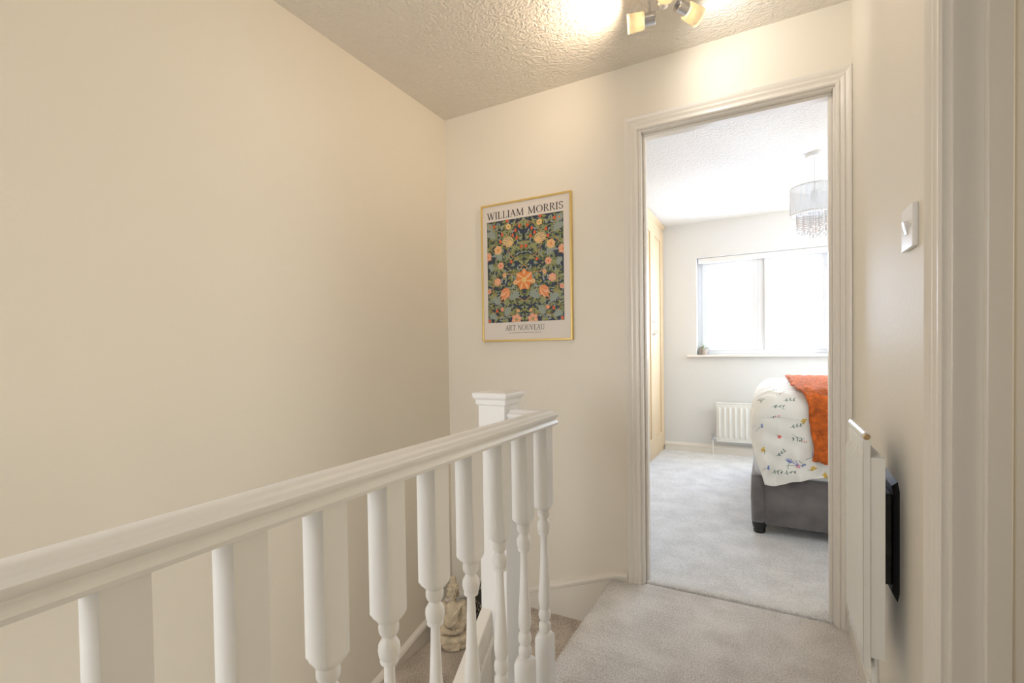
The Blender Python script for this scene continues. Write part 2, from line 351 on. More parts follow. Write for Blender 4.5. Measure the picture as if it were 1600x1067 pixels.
# ---- bedroom window
win = empty('window_1', (-.05, YF, WZ0), 'bright white framed two-light bedroom window', 'window', kind='structure')
yf0, yf1 = YF+.095, YF+.155
def wpart(nm, bs, mt, bevel=.003, par=None):
    m = MB()
    for b in bs: m.box(*b)
    return rel(m.build(nm, mt, bevel=bevel), win)
wpart('outer_frame', [(WX0, WX0+.045, yf0, yf1, WZ0, WZ1), (WX1-.045, WX1, yf0, yf1, WZ0, WZ1), (WX0+.045, WX1-.045, yf0, yf1, WZ0, WZ0+.045), (WX0+.045, WX1-.045, yf0, yf1, WZ1-.045, WZ1)], UPVC)
xm = -.062
wpart('mullion', [(xm-.03, xm+.03, yf0, yf1, WZ0+.045, WZ1-.045)], UPVC)
for a, b in ((WX0+.045, xm-.03), (xm+.03, WX1-.045)):
    ys0, ys1 = yf0-.012, yf1-.01; z0, z1 = WZ0+.045, WZ1-.045; w = .042
    s = wpart('sash', [(a, a+w, ys0, ys1, z0, z1), (b-w, b, ys0, ys1, z0, z1), (a+w, b-w, ys0, ys1, z0, z0+w), (a+w, b-w, ys0, ys1, z1-w, z1)], UPVC)
    m = MB(); m.box(a+w, b-w, yf0+.02, yf0+.028, z0+w, z1-w); g = m.build('pane', GLASS); g.parent = s
    m = MB(); xc = (a+b)/2; m.box(xc-.003, xc+.003, yf0+.010, yf0+.019, z0+w, z1-w); g = m.build('glazing_bar', UPVC); g.parent = s
# slim cassette of a raised white blind under the window head
wpart('blind_cassette', [(WX0+.01, WX1-.01, YF+.03, YF+.075, WZ1-.05, WZ1-.002)], BRWH, .006)
wpart('window_sill', [(-.712, WX1+.09, YF-.045, YF, WZ0-.022, WZ0), (WX0, WX1, YF, yf0, WZ0-.022, WZ0+.001)], GLOSS, .005)

# ------------------------------------------------------------------ banister (balustrade)
ban = empty('banister', (-.567, .6, 0), 'white painted landing banister with square-shouldered turned spindles and newel', 'banister')
BX, RZ0, RZ1 = -.567, .8245, .8703
hp = [(-.022, 0), (.022, 0), (.0285, .002), (.030, .008), (.0275, .0135), (.0235, .017), (.0235, .020), (.0275, .0225), (.030, .0275), (.0295, .032), (.024, .0355), (.021, .0365), (.018, .0405), (.012, .0445), (0, .0458),
      (-.012, .0445), (-.018, .0405), (-.021, .0365), (-.024, .0355), (-.0295, .032), (-.030, .0275), (-.0275, .0225), (-.0235, .020), (-.0235, .017), (-.0275, .0135), (-.030, .008), (-.0285, .002)]
m = MB(); CY = NY-.003
m.rings([[(BX+u, -1.6, RZ0+w) for u, w in hp], [(BX+u, CY+u, RZ0+w) for u, w in hp], [(-.676, CY+u, RZ0+w) for u, w in hp]])
reparent(m.build('handrail', JOIN, smooth=35), ban)
m = MB(); bp_ = [(-.034, 0), (.034, 0), (.034, .016), (.024, .028), (-.024, .028), (-.034, .016)]
m.rings([[(BX+u, -1.6, .002+w) for u, w in bp_], [(BX+u, CY+u, .002+w) for u, w in bp_], [(-.676, CY+u, .002+w) for u, w in bp_]])
reparent(m.build('base_rail', JOIN, bevel=.002), ban)
# newel
nw = empty('tmp', (0, 0, 0)); bpy.data.objects.remove(nw)
m = MB(); m.box(-.765, -.675, 1.20, 1.29, -.75, .885)
newel = reparent(m.build('newel_post', JOIN, bevel=.003), ban)
m = MB(); cx, cy = NX, NY
def sq(h, z): return [(cx-h, cy-h, z), (cx+h, cy-h, z), (cx+h, cy+h, z), (cx-h, cy+h, z)]
m.rings([sq(.047, .880), sq(.051, .884), sq(.051, .898), sq(.054, .900), sq(.057, .904), sq(.0585, .910), sq(.0585, .916), sq(.055, .919), sq(.030, .9235), sq(.006, .9245)])
c = m.build('newel_cap', JOIN, bevel=.0015); c.parent = newel
# spindle
A = .0215; N = 48
zb0, zb1 = .030, .235; zt0, zt1 = .590, .826
prof = [(zb0, .05), (zb1-.012, .05), (zb1-.007, .026), (zb1, .0195), (zb1+.002, .0125),
        (.240, .0140), (.246, .0168), (.252, .0176), (.259, .0168), (.265, .0140), (.268, .0112),
        (.272, .0140), (.279, .0172), (.286, .0178), (.293, .0170), (.300, .0142), (.303, .0122),
        (.308, .0135), (.318, .0160), (.330, .0174), (.345, .0170), (.380, .0142), (.430, .0115), (.480, .0096), (.512, .0088), (.516, .0092),
        (.518, .0150), (.522, .0158), (.526, .0150), (.530, .0172), (.540, .0186), (.549, .0178), (.556, .0140), (.560, .0112), (.563, .0108),
        (.566, .0140), (.572, .0168), (.580, .0172), (.586, .0160), (zt0, .0150), (zt0+.001, .0195), (zt0+.007, .026), (zt0+.013, .05), (zt1, .05)]
m = MB(); rings = []
for z, r in prof:
    ring = []
    for i in range(N):
        t = 2*PI*(i+.0)/N; c_, s_ = math.cos(t), math.sin(t); q = A/max(abs(c_), abs(s_)); rr = min(q, r)
        ring.append((rr*c_, rr*s_, z))
    rings.append(ring)
m.rings(rings); sp = m.build('spindle', JOIN, smooth=38)
reparent(sp, ban); sp.location = (BX, .222-.2508, 0)
for i in range(-1, 9):
    c = sp.copy(); COL.objects.link(c); c.location = (BX, .222+.1255*i, 0)

# ------------------------------------------------------------------ framed poster
PX0, PX1, PZ0, PZ1 = -1.2973, -.8039, 1.0896, 1.7833
po = empty('framed_poster', (PX0, D, PZ0), 'thin gold framed floral poster lettered WILLIAM MORRIS, ART NOUVEAU', 'picture')
pw, ph = PX1-PX0, PZ1-PZ0
def prel(mb, nm, mt, par=None, **k):
    o = mb.build(nm, mt, **k); o.parent = par or po; return o
m = MB(); fw = .0085
for x0, x1, z0, z1 in ((0, fw, 0, ph), (pw-fw, pw, 0, ph), (fw, pw-fw, 0, fw), (fw, pw-fw, ph-fw, ph)): m.box(x0, x1, -.020, -.001, z0, z1)
prel(m, 'gold_frame', GOLD, bevel=.0012)
m = MB(); m.box(fw, pw-fw, -.014, -.002, fw, ph-fw); sheet = prel(m, 'poster_sheet', PAPER)
# floral print, mirrored left and right, flat shapes on a navy ground
NAVY = mat('print_navy', (.030, .045, .075), .5); pal = [NAVY]
for nm, c in (('print_green', (.17, .20, .055)), ('print_olive', (.33, .33, .10)), ('print_sage', (.27, .33, .24)), ('print_greyblue', (.33, .38, .36)), ('print_orange', (.80, .25, .055)),
              ('print_peach', (.86, .50, .26)), ('print_pink', (.80, .36, .26)), ('print_red', (.68, .09, .03)), ('print_yellow', (.82, .58, .22)), ('print_tan', (.52, .30, .12))):
    pal.append(mat(nm, c, .5))
GRN, OLI, SAG, GRY, ORA, PEA, PNK, RED, YEL, TAN = range(1, 11)
qx0, qx1, qz0, qz1 = .0345, .4525, .0955, .6060; qw, qh = qx1-qx0, qz1-qz0; qc = (qx0+qx1)/2
pm = MB(); lay = [-.0142]
def flat(pts, mi, mirror=True):
    lay[0] -= 1.6e-6
    for sgn in ((1, -1) if mirror else (1,)):
        q = [(qc+sgn*max(-qw/2, min(qw/2, x)), lay[0], max(qz0, min(qz1, qz0+z))) for x, z in pts]
        pm.add(q, [tuple(range(len(q)))], mi)
flat([(-qw/2, 0), (qw/2, 0), (qw/2, qh), (-qw/2, qh)], 0, False)
def leaf(x, z, a, L, w, mi, vein=None, mirror=True):
    for k, (mm, sc) in enumerate(((mi, 1), (vein, .3)) if vein is not None else ((mi, 1),)):
        pts = []
        for s in (1, -1):
            for t in ((0, .25, .5, .75, 1) if s == 1 else (.75, .5, .25)):
                u = L*t; v = s*w*sc*math.sin(PI*min(1, t*1.02))**.8*.5 if t not in (0, 1) else 0
                pts.append((x+u*math.cos(a)-v*math.sin(a), z+u*math.sin(a)+v*math.cos(a)))
        flat(pts, mm, mirror)
def disc(x, z, r, mi, n=10, ry=None, mirror=True):
    flat([(x+r*math.cos(2*PI*i/n), z+(ry or r)*math.sin(2*PI*i/n)) for i in range(n)], mi, mirror)
def flower(x, z, r, n, m1, m2, m3, rot=0, mirror=True):
    for i in range(n):
        a = rot+2*PI*i/n; leaf(x, z, a, r, r*.95*6/n, m1, m2, mirror)
    disc(x, z, r*.24, m3, mirror=mirror)
def stem(pts, w, mi):
    P = [Vector(p) for p in pts]
    C = []
    for i in range(len(P)-1):
        a, b, c_, d = P[max(0, i-1)], P[i], P[i+1], P[min(len(P)-1, i+2)]
        for t in [k/7 for k in range(7)]:
            C.append(.5*((2*b)+(c_-a)*t+(2*a-5*b+4*c_-d)*t*t+(-a+3*b-3*c_+d)*t**3))
    C.append(P[-1])
    for i in range(len(C)-1):
        d = (C[i+1]-C[i]); nn = Vector((-d.y, d.x)).normalized()*w/2
        flat([C[i]-nn, C[i+1]-nn, C[i+1]+nn, C[i]+nn], mi)
rnd = random.Random(5)
for k in range(620):
    x, z = rnd.uniform(.0, qw/2), rnd.uniform(0, qh)
    leaf(x, z, rnd.uniform(0, 2*PI), rnd.uniform(.016, .034), rnd.uniform(.005, .010), rnd.choice([GRN, OLI, OLI, SAG, GRN, GRY]))
for pts in ([(.0, .50), (.06, .47), (.10, .40), (.07, .33), (.02, .31)], [(.0, .10), (.06, .13), (.12, .10), (.17, .14), (.18, .21)], [(.18, .21), (.13, .27), (.15, .33), (.19, .37)],
            [(0, .28), (.05, .24), (.11, .25), (.15, .29)], [(.03, .02), (.09, .04), (.15, .03), (.2, .07)], [(.19, .37), (.15, .42), (.17, .47), (.20, .49)], [(0, .39), (.04, .37), (.09, .44), (.15, .46)]):
    stem(pts, .0042, rnd.choice([TAN, OLI, TAN])); 
    for i in range(len(pts)):
        for s in (.7, -.9): leaf(pts[i][0], pts[i][1], rnd.uniform(0, 6.28), .04, .014, rnd.choice([GRN, OLI, OLI]), SAG)
# feathery grey-green sprays
for (x, z, a0, sc) in ((.125, .345, -.3, 1.1), (.165, .10, 2.2, .9), (.05, .115, 1.2, 1.1), (.19, .43, 2.0, 1.1), (.03, .205, 1.3, .8), (.085, .045, .6, .9), (.18, .02, 1.8, .8), (.195, .275, 2.6, .7)):
    for k in range(-4, 5):
        leaf(x, z, a0+k*.32, .045*sc*(1-.06*abs(k)), .009, GRY, SAG)
# large mirrored leaf sprays in peach and orange, where the print is warmest
for (x, z, a) in ((.085, .40, .15), (.105, .145, -.9)):
    for k, (da, L) in enumerate(((-.55, .050), (-.25, .066), (0, .078), (.28, .066), (.58, .048))):
        leaf(x-.03*math.cos(a), z-.03*math.sin(a), a+da, L, .021, PEA if k % 2 else (YEL if z > .3 else ORA), PNK if z < .3 else SAG)
flower(.0, .205, .055, 7, ORA, PEA, YEL, PI/2, False)
for x, z, r, a, b_, c_ in ((.145, .365, .025, YEL, PNK, ORA), (.15, .205, .022, PNK, PEA, YEL), (.13, .285, .019, PNK, PEA, RED), (.05, .195, .013, PEA, YEL, TAN), (.085, .475, .017, YEL, PEA, OLI),
                           (.045, .012, .030, PNK, PEA, OLI), (.205, .335, .024, PNK, PEA, ORA), (.035, .055, .010, PEA, YEL, RED), (.125, .065, .012, PNK, ORA, YEL), (.2, .16, .014, PNK, PEA, RED), (.19, .485, .02, GRY, SAG, ORA), (.11, .235, .012, PEA, PNK, TAN)):
    flower(x, z, r, 6, a, b_, c_, rnd.uniform(0, 1))
for x, z in ((.045, .452), (.06, .43), (.038, .415), (.022, .47), (.012, .37), (.13, .405), (.12, .44), (.165, .485), (.2, .01), (.155, .06), (.07, .30), (.09, .505)):
    disc(x, z, .0075, RED, ry=.0095); leaf(x, z+.006, 1.2, .01, .005, GRY); disc(x, z-.001, .003, ORA)
prel(pm, 'floral_print', pal)
# serif lettering
def glyph(mb, ch, x, z, s, wd, thick, thin):
    def quad(a, b, w):
        a, b = Vector(a), Vector(b); d = b-a; nn = Vector((w/2, 0)) if abs(d.y) > abs(d.x)*.25 else Vector((0, w/2))
        q = [a-nn, b-nn, b+nn, a+nn]
        mb.add([(x+p.x*s*wd, -.01455, z+p.y*s) for p in q], [(0, 1, 2, 3)])
    def serif(cx, y, w=.30): quad((cx-w/2, y+(.012 if y < .5 else -.012)), (cx+w/2, y+(.012 if y < .5 else -.012)), .05)
    def arc(cx, cy, rx, ry, a0, a1, t0, t1, n=16):
        pts = []
        for i in range(n+1):
            a = a0+(a1-a0)*i/n; w = t1+(t0-t1)*abs(math.cos(a))
            pts.append(((cx+(rx-w/2)*math.cos(a), cy+(ry-w*.32)*math.sin(a)), (cx+(rx+w/2)*math.cos(a), cy+(ry+w*.32)*math.sin(a))))
        for i in range(n):
            q = [pts[i][0], pts[i+1][0], pts[i+1][1], pts[i][1]]
            mb.add([(x+p[0]*s*wd, -.01455, z+p[1]*s) for p in q], [(0, 1, 2, 3)])
    T, t = thick, thin
    if ch == 'I': quad((.15, 0), (.15, 1), T); serif(.15, 0); serif(.15, 1); return .30
    if ch == 'L': quad((.15, 0), (.15, 1), T); serif(.12, 0, .24); serif(.15, 1); quad((.15, .025), (.60, .025), .05); quad((.60, .0), (.62, .22), t); return .62
    if ch == 'W':
        quad((.1, 1), (.36, 0), T); quad((.36, 0), (.58, .95), t); quad((.54, 1), (.80, 0), T); quad((.80, 0), (1.06, 1), t); serif(.1, 1, .24); serif(.56, 1, .2); serif(1.06, 1, .22); return 1.12
    if ch == 'V': quad((.08, 1), (.40, 0), T); quad((.40, 0), (.70, 1), t); serif(.08, 1, .24); serif(.70, 1, .22); return .76
    if ch == 'A': quad((.08, 0), (.38, 1), t); quad((.38, 1), (.70, 0), T); quad((.20, .35), (.58, .35), .05); serif(.08, 0, .22); serif(.70, 0, .26); return .78
    if ch == 'M': quad((.12, 0), (.16, 1), t); quad((.16, 1), (.52, .05), T); quad((.52, .05), (.88, 1), t); quad((.88, 1), (.92, 0), T); serif(.12, 0, .24); serif(.92, 0, .28); serif(.13, 1, .16); serif(.92, 1, .16); return 1.06
    if ch == 'N': quad((.12, 0), (.12, 1), t); quad((.12, 1), (.72, 0), T); quad((.72, 0), (.72, 1), t); serif(.12, 0, .22); serif(.10, 1, .2); serif(.72, 1, .22); return .84
    if ch == 'O': arc(.45, .5, .38, .49, 0, 2*PI, T, t, 28); return .90
    if ch == 'R': quad((.15, 0), (.15, 1), T); serif(.15, 0); serif(.12, 1, .2); arc(.30, .75, .24, .235, -PI/2, PI/2, T*.9, t); quad((.15, .975), (.32, .975), .05); quad((.15, .51), (.32, .51), .05); quad((.34, .50), (.66, 0), T*.9); serif(.68, 0, .18); return .72
    if ch == 'S': arc(.30, .74, .20, .24, PI*.15, PI*1.5, T*.85, t*1.5); arc(.30, .26, .22, .25, PI*.5, -PI*.85, T*.85, t*1.5); quad((.50, .72), (.51, .96), t); quad((.08, .04), (.09, .28), t); return .58
    if ch == 'T': quad((.34, 0), (.34, 1), T); serif(.34, 0); quad((.02, .972), (.66, .972), .05); quad((.02, .98), (.03, .78), t); quad((.66, .98), (.65, .78), t); return .68
    if ch == 'U': quad((.14, 1), (.14, .3), T); arc(.42, .32, .28, .31, PI, 2*PI, T*.9, t); quad((.70, .3), (.70, 1), t); serif(.14, 1, .26); serif(.70, 1, .22); return .80
    if ch == 'E': quad((.15, 0), (.15, 1), T); serif(.12, 0, .2); serif(.12, 1, .2); quad((.15, .975), (.55, .975), .05); quad((.15, .025), (.58, .025), .05); quad((.15, .52), (.44, .52), .05); quad((.55, .98), (.55, .80), t); quad((.59, .02), (.60, .2), t); quad((.44, .6), (.44, .44), t); return .62
    return .4
def text(mb, s, x0, x1, z, h, thick, thin):
    d = MB(); w = sum(glyph(d, c, 0, 0, 1, 1, thick, thin)+.10 for c in s)-.10
    wd = (x1-x0)/(w*h); x = x0
    for c in s: x += (glyph(mb, c, x, z, h, wd, thick, thin)+.10)*h*wd
tm = MB(); text(tm, 'WILLIAM MORRIS', -1.2610-PX0, -.8450-PX0, 1.7075-PZ0, .0345, .14, .065)
prel(tm, 'lettering', INK)
tm = MB(); text(tm, 'ART NOUVEAU', -1.1620-PX0, -.949-PX0, 1.1435-PZ0, .0265, .12, .065)
prel(tm, 'lettering', INK)
tm = MB(); x = -1.143-PX0
while x < -.970-PX0:                                    # the line under it is too small to read: short grey dashes
    w = rnd.uniform(.003, .009); tm.add([(x, -.0145, .0405), (x+w, -.0145, .0405), (x+w, -.0145, .0432), (x, -.0145, .0432)], [(0, 1, 2, 3)]); x += w+.0016
prel(tm, 'small_print', INKG)

# ------------------------------------------------------------------ ceiling spotlight fitting
PC = Vector((-.312, 1.73, H))
cl = empty('ceiling_spotlight', PC, 'chrome ceiling light with frosted glass spots on a round plate', 'ceiling light')
m = MB(); m.lathe([(.086, 0), (.086, -.006), (.080, -.014), (.060, -.017), (.001, -.018)][::-1], n=48); o = m.build('ceiling_plate', mat('plate_enamel', (.78, .74, .68), .2), cl, smooth=30)
m = MB(); m.lathe([(.001, -.032), (.022, -.031), (.027, -.026), (.028, -.017)], n=32); m.build('centre_boss', CHROME, cl, smooth=30)
for hi, (hx, hy, hz, dx, dy, dz) in enumerate(((-.362, 1.722, 2.197, -.97, -.20, -.03), (-.254, 1.722, 2.200, .62, .76, -.20), (-.300, 1.655, 2.200, .35, -.90, -.12))):
    c0 = Vector((hx, hy, hz))-PC; d = Vector((dx, dy, dz)).normalized()
    arm = MB(); top = Vector((c0.x, c0.y, -.016)); arm.tube([top, c0+Vector((0, 0, .018))], .0042, 10); arm.lathe([(.008, 0), (.008, .010), (.004, .012)][::-1], c=(c0.x, c0.y, -.028), n=16)
    a = arm.build('lamp_arm', CHROME, cl, smooth=30)
    m = MB(); m.lathe([(.001, -.020), (.0195, -.020), (.0215, -.018), (.0215, .017), (.0195, .020), (.001, .020)], c=c0, axis=d, n=32); h = m.build('lamp_head', CHROME, cl, smooth=30)
    m = MB(); m.lathe([(.024, .018), (.028, .022), (.0305, .076), (.0285, .076), (.026, .026), (.022, .024)], c=c0, axis=d, n=36, caps=False)
    m.build('glass_shade', FROST, cl, smooth=30)
    m = MB(); m.lathe([(.001, .020), (.012, .022), (.017, .034), (.016, .044), (.010, .050), (.001, .051)], c=c0, axis=d, n=20)
    m.build('bulb', mat('lit_bulb', (1, .9, .7), .4, emit=((1, .80, .5), 4)), cl, smooth=40)
    l = bpy.data.lights.new('spot_bulb', 'SPOT'); l.spot_size = math.radians(172); l.spot_blend = 1.0; l.energy = LAMP_W[hi]; l.color = LAMP_C[hi]; l.shadow_soft_size = .018
    lo = bpy.data.objects.new('spot_bulb_light', l); COL.objects.link(lo); lo.parent = cl; lo.location = c0+d*.074; lo.rotation_euler = d.to_track_quat('-Z', 'Y').to_euler()

# ------------------------------------------------------------------ radiators
def radiator(name, w, h, ribs, loc, rz, label, pipe=True, conv=.0):
    r = empty(name, loc, label, 'radiator', rz=rz)
    # front panel: heightfield with vertical flutes (local: x width, -y front, z up)
    zs = [0, .004, .012, .02, .030, .036, .044, .052, .060]; zs = zs+[h-z for z in zs[::-1]]
    nx = ribs*10; m = MB(); t = .013
    def rim(z):
        e = min(z, h-z); return -.0055+.0055*min(1, e/.012) if e < .012 else 0
    def fy(x, z):
        e = max(0, min(1, (min(z, h-z)-.030)/.030)); e = e*e*(3-2*e)
        u = (x/w*ribs) % 1; b = math.sin(PI*max(0, min(1, (u-.18)/.64)))**2 if .18 < u < .82 else 0
        return -t-.0095*b*e-rim(z)
    vs = [(w*i/nx, fy(w*i/nx, z), z) for z in zs for i in range(nx+1)]
    m.add(vs, [(j*(nx+1)+i, j*(nx+1)+i+1, (j+1)*(nx+1)+i+1, (j+1)*(nx+1)+i) for j in range(len(zs)-1) for i in range(nx)])
    m.box(0, w, -t+.0005, 0, .0, h)
    m.build('front_panel', RADM, r, smooth=40)
    m = MB(); m.tube([(-.001, -t*.55, h), (w+.001, -t*.55, h)], .0085, 16); m.build('top_seam', RADM, r, smooth=40)
    m = MB(); m.lathe([(.0072, 0), (.0072, .002), (.005, .0025), (.0045, .001), (.0005, .001)], c=(w+.001, -t*.55, h-.002), axis=(1, 0, 0), n=20); m.build('vent_plug', BRASS, r, smooth=30)
    if conv:
        m = MB(); m.box(.004, .008, 0, conv, .028, h-.05); m.box(w-.008, w-.004, 0, conv, .028, h-.05); m.build('side_cover', RADM, r, bevel=.001)
        m = MB(); n = max(6, int(w/.012))
        for i in range(n): x = .010+(w-.02)*i/(n-1); m.box(x-.0012, x+.0012, 0, conv, h-.058, h-.050)
        for k in range(2): y = conv*(.35+.5*k); m.box(.008, w-.008, y-.0015, y+.0015, h-.060, h-.052)
        m.build('top_grille', RADM, r)
        m = MB(); n = int(w/.02)
        for i in range(n): x = .012+(w-.024)*i/(n-1); m.box(x-.0005, x+.0005, .002, conv-.001, .04, h-.065)
        m.build('convector_fins', RADM, r)
    for x in ([-.035] if pipe == 1 else [-.022, w+.022] if pipe else []):
        m = MB(); m.tube([(x, -t*.3, -loc[2]+.004), (x, -t*.3, .02)], .0075, 12); m.build('pipe', RADM, r, smooth=40)
        v = MB(); v.lathe([(.009, 0), (.014, .003), (.014, .018), (.010, .020), (.010, .038), (.0135, .040), (.0135, .052), (.008, .055)], c=(x, -t*.3, .010), n=16); v.tube([(x, -t*.3, .03), (x+(.04 if x < 0 else -.03), -t*.3, .03)], .008, 12)
        v.build('valve', CHROME, r, smooth=35)
    return r
radiator('radiator', .80, .370, 17, (-.445, YF-.052, .140), 0, 'white fluted radiator under the bedroom window behind the bed', pipe=1)
# brackets behind the bedroom radiator panel keep it to the wall
rb = [o for o in COL.objects if o.name == 'radiator'][0]
for x in (.12, .66):
    m = MB(); m.box(x, x+.02, 0, .052, .08, .30); m.build('wall_bracket', RADM, rb)
r2 = radiator('radiator', .215, .535, 6, (.2015, 1.535, .303), -PI/2, 'narrow white fluted radiator beside the doorway, seen edge on', pipe=0, conv=.028)
m = MB(); m.box(.012, .030, .028, XR-.2015, .22, .25); m.build('wall_bracket', DARK2, r2)
m = MB(); m.tube([(.18, .014, .03), (.18, .014, -.20), (.18, .014, -.299)], .0075, 12); m.build('pipe', RADM, r2, smooth=40)
m = MB(); m.lathe([(.010, 0), (.016, .003), (.016, .05), (.011, .055)], c=(.18, .014, -.10), n=16); m.build('valve', RADM, r2, smooth=40)
# black box fixed on the wall behind it
bx = empty('wall_box', (XR, 1.48, .45), 'flat black plastic box fixed to the wall behind the landing radiator', 'box')
m = MB(); y0, y1 = -.075, .10
m.rings([[(-.010, y0, .03), (-.010, y0, .235), (-.010, y0+.02, .255), (-.010, y1, .262), (-.010, y1, 0), (-.010, y0+.02, .0)], [(0, y0-.01, .01), (0, y0-.01, .25), (0, y0+.01, .268), (0, y1, .275), (0, y1, -.02), (0, y0+.01, -.02)]])
m.build('back_plate', DARK2, bx)
m = MB(); m.box(-.030, -.010, y0+.012, y1-.02, .018, .238); m.build('box_body', DARKP, bx, bevel=.003)
m = MB(); m.box(-.033, -.030, y0+.03, y0+.06, .19, .225); m.build('clip', DARK2, bx)
# light switch
sw = empty('light_switch', (XR, 1.285, 1.288), 'white square rocker light switch beside the right hand doorway', 'light switch')
m = MB(); m.box(-.010, 0, -.045, .045, -.044, .044); m.build('switch_plate', PLAST, sw, bevel=.002)
m = MB(); m.add([(-.010, y, z) for y in (-.009, .009) for z in (-.014, .014)]+[(-.0175, -.009, .014), (-.0175, .009, .014), (-.0115, -.009, -.014), (-.0115, .009, -.014)],
                [(0, 1, 3, 2), (6, 7, 5, 4), (0, 6, 4, 1), (2, 3, 5, 7), (1, 4, 5, 3), (0, 2, 7, 6)]); m.build('rocker', PLAST, sw, bevel=.0008)
for y in (-.030, .030):
    m = MB(); m.lathe([(.0035, 0), (.003, .001), (.0005, .001)], c=(-.010, y, 0), axis=(-1, 0, 0), n=14); m.build('screw', CHROME, sw)

# ------------------------------------------------------------------ wardrobe
wd = empty('fitted_wardrobe', (XW, 3.6, 0), 'pale maple fitted wardrobe with panelled doors beside the bedroom window wall', 'wardrobe')
y_near = 2.74; zt = H-.004
m = MB(); m.box(XL-.09, XW-.022, y_near, YF-.004, .008, zt-.0); reparent(m.build('carcass', MAPLE, bevel=.002), wd)
m = MB()
cp = [(0, 0), (.006, 0), (.010, .008), (.022, .018), (.028, .030), (.034, .034), (.034, .044), (0, .044)]
m.rings([[(XW-.022+u*1.2, y_near, zt-.044+w) for u, w in cp], [(XW-.022+u*1.2, YF-.004, zt-.044+w) for u, w in cp]]); reparent(m.build('cornice', MAPLE, smooth=30), wd)
m = MB(); m.box(XW-.06, XW-.012, y_near, YF-.004, .009, .055); reparent(m.build('plinth', MAPLE), wd)
dz0, dz1 = .058, zt-.05
def wdoor(ya, yb, hy):
    m = MB(); w0 = .085; x0, x1 = XW-.022, XW
    zp0, zp1 = .215, 2.108
    m.box(x0, x1, ya, ya+w0, dz0, dz1); m.box(x0, x1, yb-w0, yb, dz0, dz1); m.box(x0, x1, ya+w0, yb-w0, dz0, zp0); m.box(x0, x1, ya+w0, yb-w0, zp1, dz1)
    d = reparent(m.build('door', MAPLE, bevel=.002), wd)
    m = MB(); m.box(x0, XW-.011, ya+w0, yb-w0, zp0, zp1); p = m.build('door_panel', MAPLE); p.parent = d; p.matrix_parent_inverse = Matrix.Identity(4)
    m = MB(); pts = [(XW+.030*math.sin(PI*t/10)**.7, hy, 1.235-.065+.013*t) for t in range(11)]; pts[0] = (XW-.001, hy, 1.170); pts[-1] = (XW-.001, hy, 1.300)
    m.tube(pts, [.0055, .0045]+[.0040]*7+[.0045, .0055], 10); h = m.build('handle', CHROME, smooth=50); h.parent = d
    return d
edges = [2.745, 3.175, 3.615, 4.055, 4.500, 4.962]
for i in range(5):
    a, b = edges[i], edges[i+1]
    wdoor(a+.0015, b-.0015, (b-.035) if i % 2 == 1 else (a+.035))
m = MB(); m.box(XW-.022, XW-.002, 4.964, YF-.004, .058, zt-.05); reparent(m.build('end_filler', MAPLE), wd)

# ------------------------------------------------------------------ bed
bed = empty('bed', (.9, 3.6, 0), 'double bed with grey velvet divan base and white mattress', 'bed')
Y0, Y1, X0, X1 = 2.945, 4.42, -.087, 1.97
def rbox(mb, x0, x1, y0, y1, z0, z1, r, n=6, bul=0):
    """box rounded in plan (r) with slightly bulged sides"""
    rs = []
    for z, e in ((z0, -.006), (z0+.008, 0), ((z0+z1)/2, bul), (z1-.008, 0), (z1, -.006)):
        ring = []
        for cx, cy, a0 in ((x1-r, y0+r, -PI/2), (x1-r, y1-r, 0), (x0+r, y1-r, PI/2), (x0+r, y0+r, PI)):
            for k in range(n+1):
                a = a0+PI/2*k/n; ring.append((cx+(r+e)*math.cos(a), cy+(r+e)*math.sin(a), z))
        rs.append(ring)
    mb.rings(rs)
m = MB(); rbox(m, X0, X0+.068, Y0-.006, Y1+.006, .072, .336, .026, bul=.004); reparent(m.build('foot_panel', VELVET, smooth=40), bed)
m = MB(); rbox(m, X0+.066, X1, Y0, Y1, .064, .330, .010, bul=.003); reparent(m.build('divan_base', VELVET, smooth=40), bed)
m = MB(); rbox(m, X0+.015, X1, Y0+.008, Y1-.008, .332, .690, .07, bul=.008); reparent(m.build('mattress', SHEET, smooth=40), bed)
for x, y in ((-.048, 2.985), (-.048, 4.38), (1.9, 2.985), (1.9, 4.38)):
    m = MB(); m.lathe([(.028, .006), (.030, .010), (.031, .022), (.028, .026), (.033, .032), (.037, .050), (.038, .074)], n=24, c=(x, y, .002)); reparent(m.build('leg', SHOE, smooth=35), bed)

# duvet: rounded shell over the mattress, printed with small sprigs (colour attribute)
import numpy as np
rng = np.random.default_rng(3)
nu, nv = 330, 420
RX_, RZ_ = .115, .115
xs = np.concatenate([np.linspace(0, 1, 60)[:-1]*0, []]) if False else None
def duvet_pt(u, v):
    """u 0..1 along bed (foot end first), v metres: 0 at near hem plane reference, arc over the top"""
    return None
x_foot = -.088
def hem(x):
    k = [(-.09, .50), (-.070, .470), (-.045, .372), (-.022, .296), (.03, .296), (.085, .318), (.14, .338), (.2, .352), (.285, .372), (.5, .34), (2, .36)]
    for (a, b), (c, d) in zip(k, k[1:]):
        if a <= x <= c: return b+(d-b)*(x-a)/(c-a)
    return k[-1][1]
ytop0, ytop1, ztop_ = 2.905, 4.46, .792
cols = []
for i in range(nu+1):
    t = i/nu; cols.append(x_foot+(.52 if t < .85 else 0)*0+(t/.85*.50 if t <= .85 else .50+(t-.85)/.15*1.5))
verts = []; uv = []
r = .125
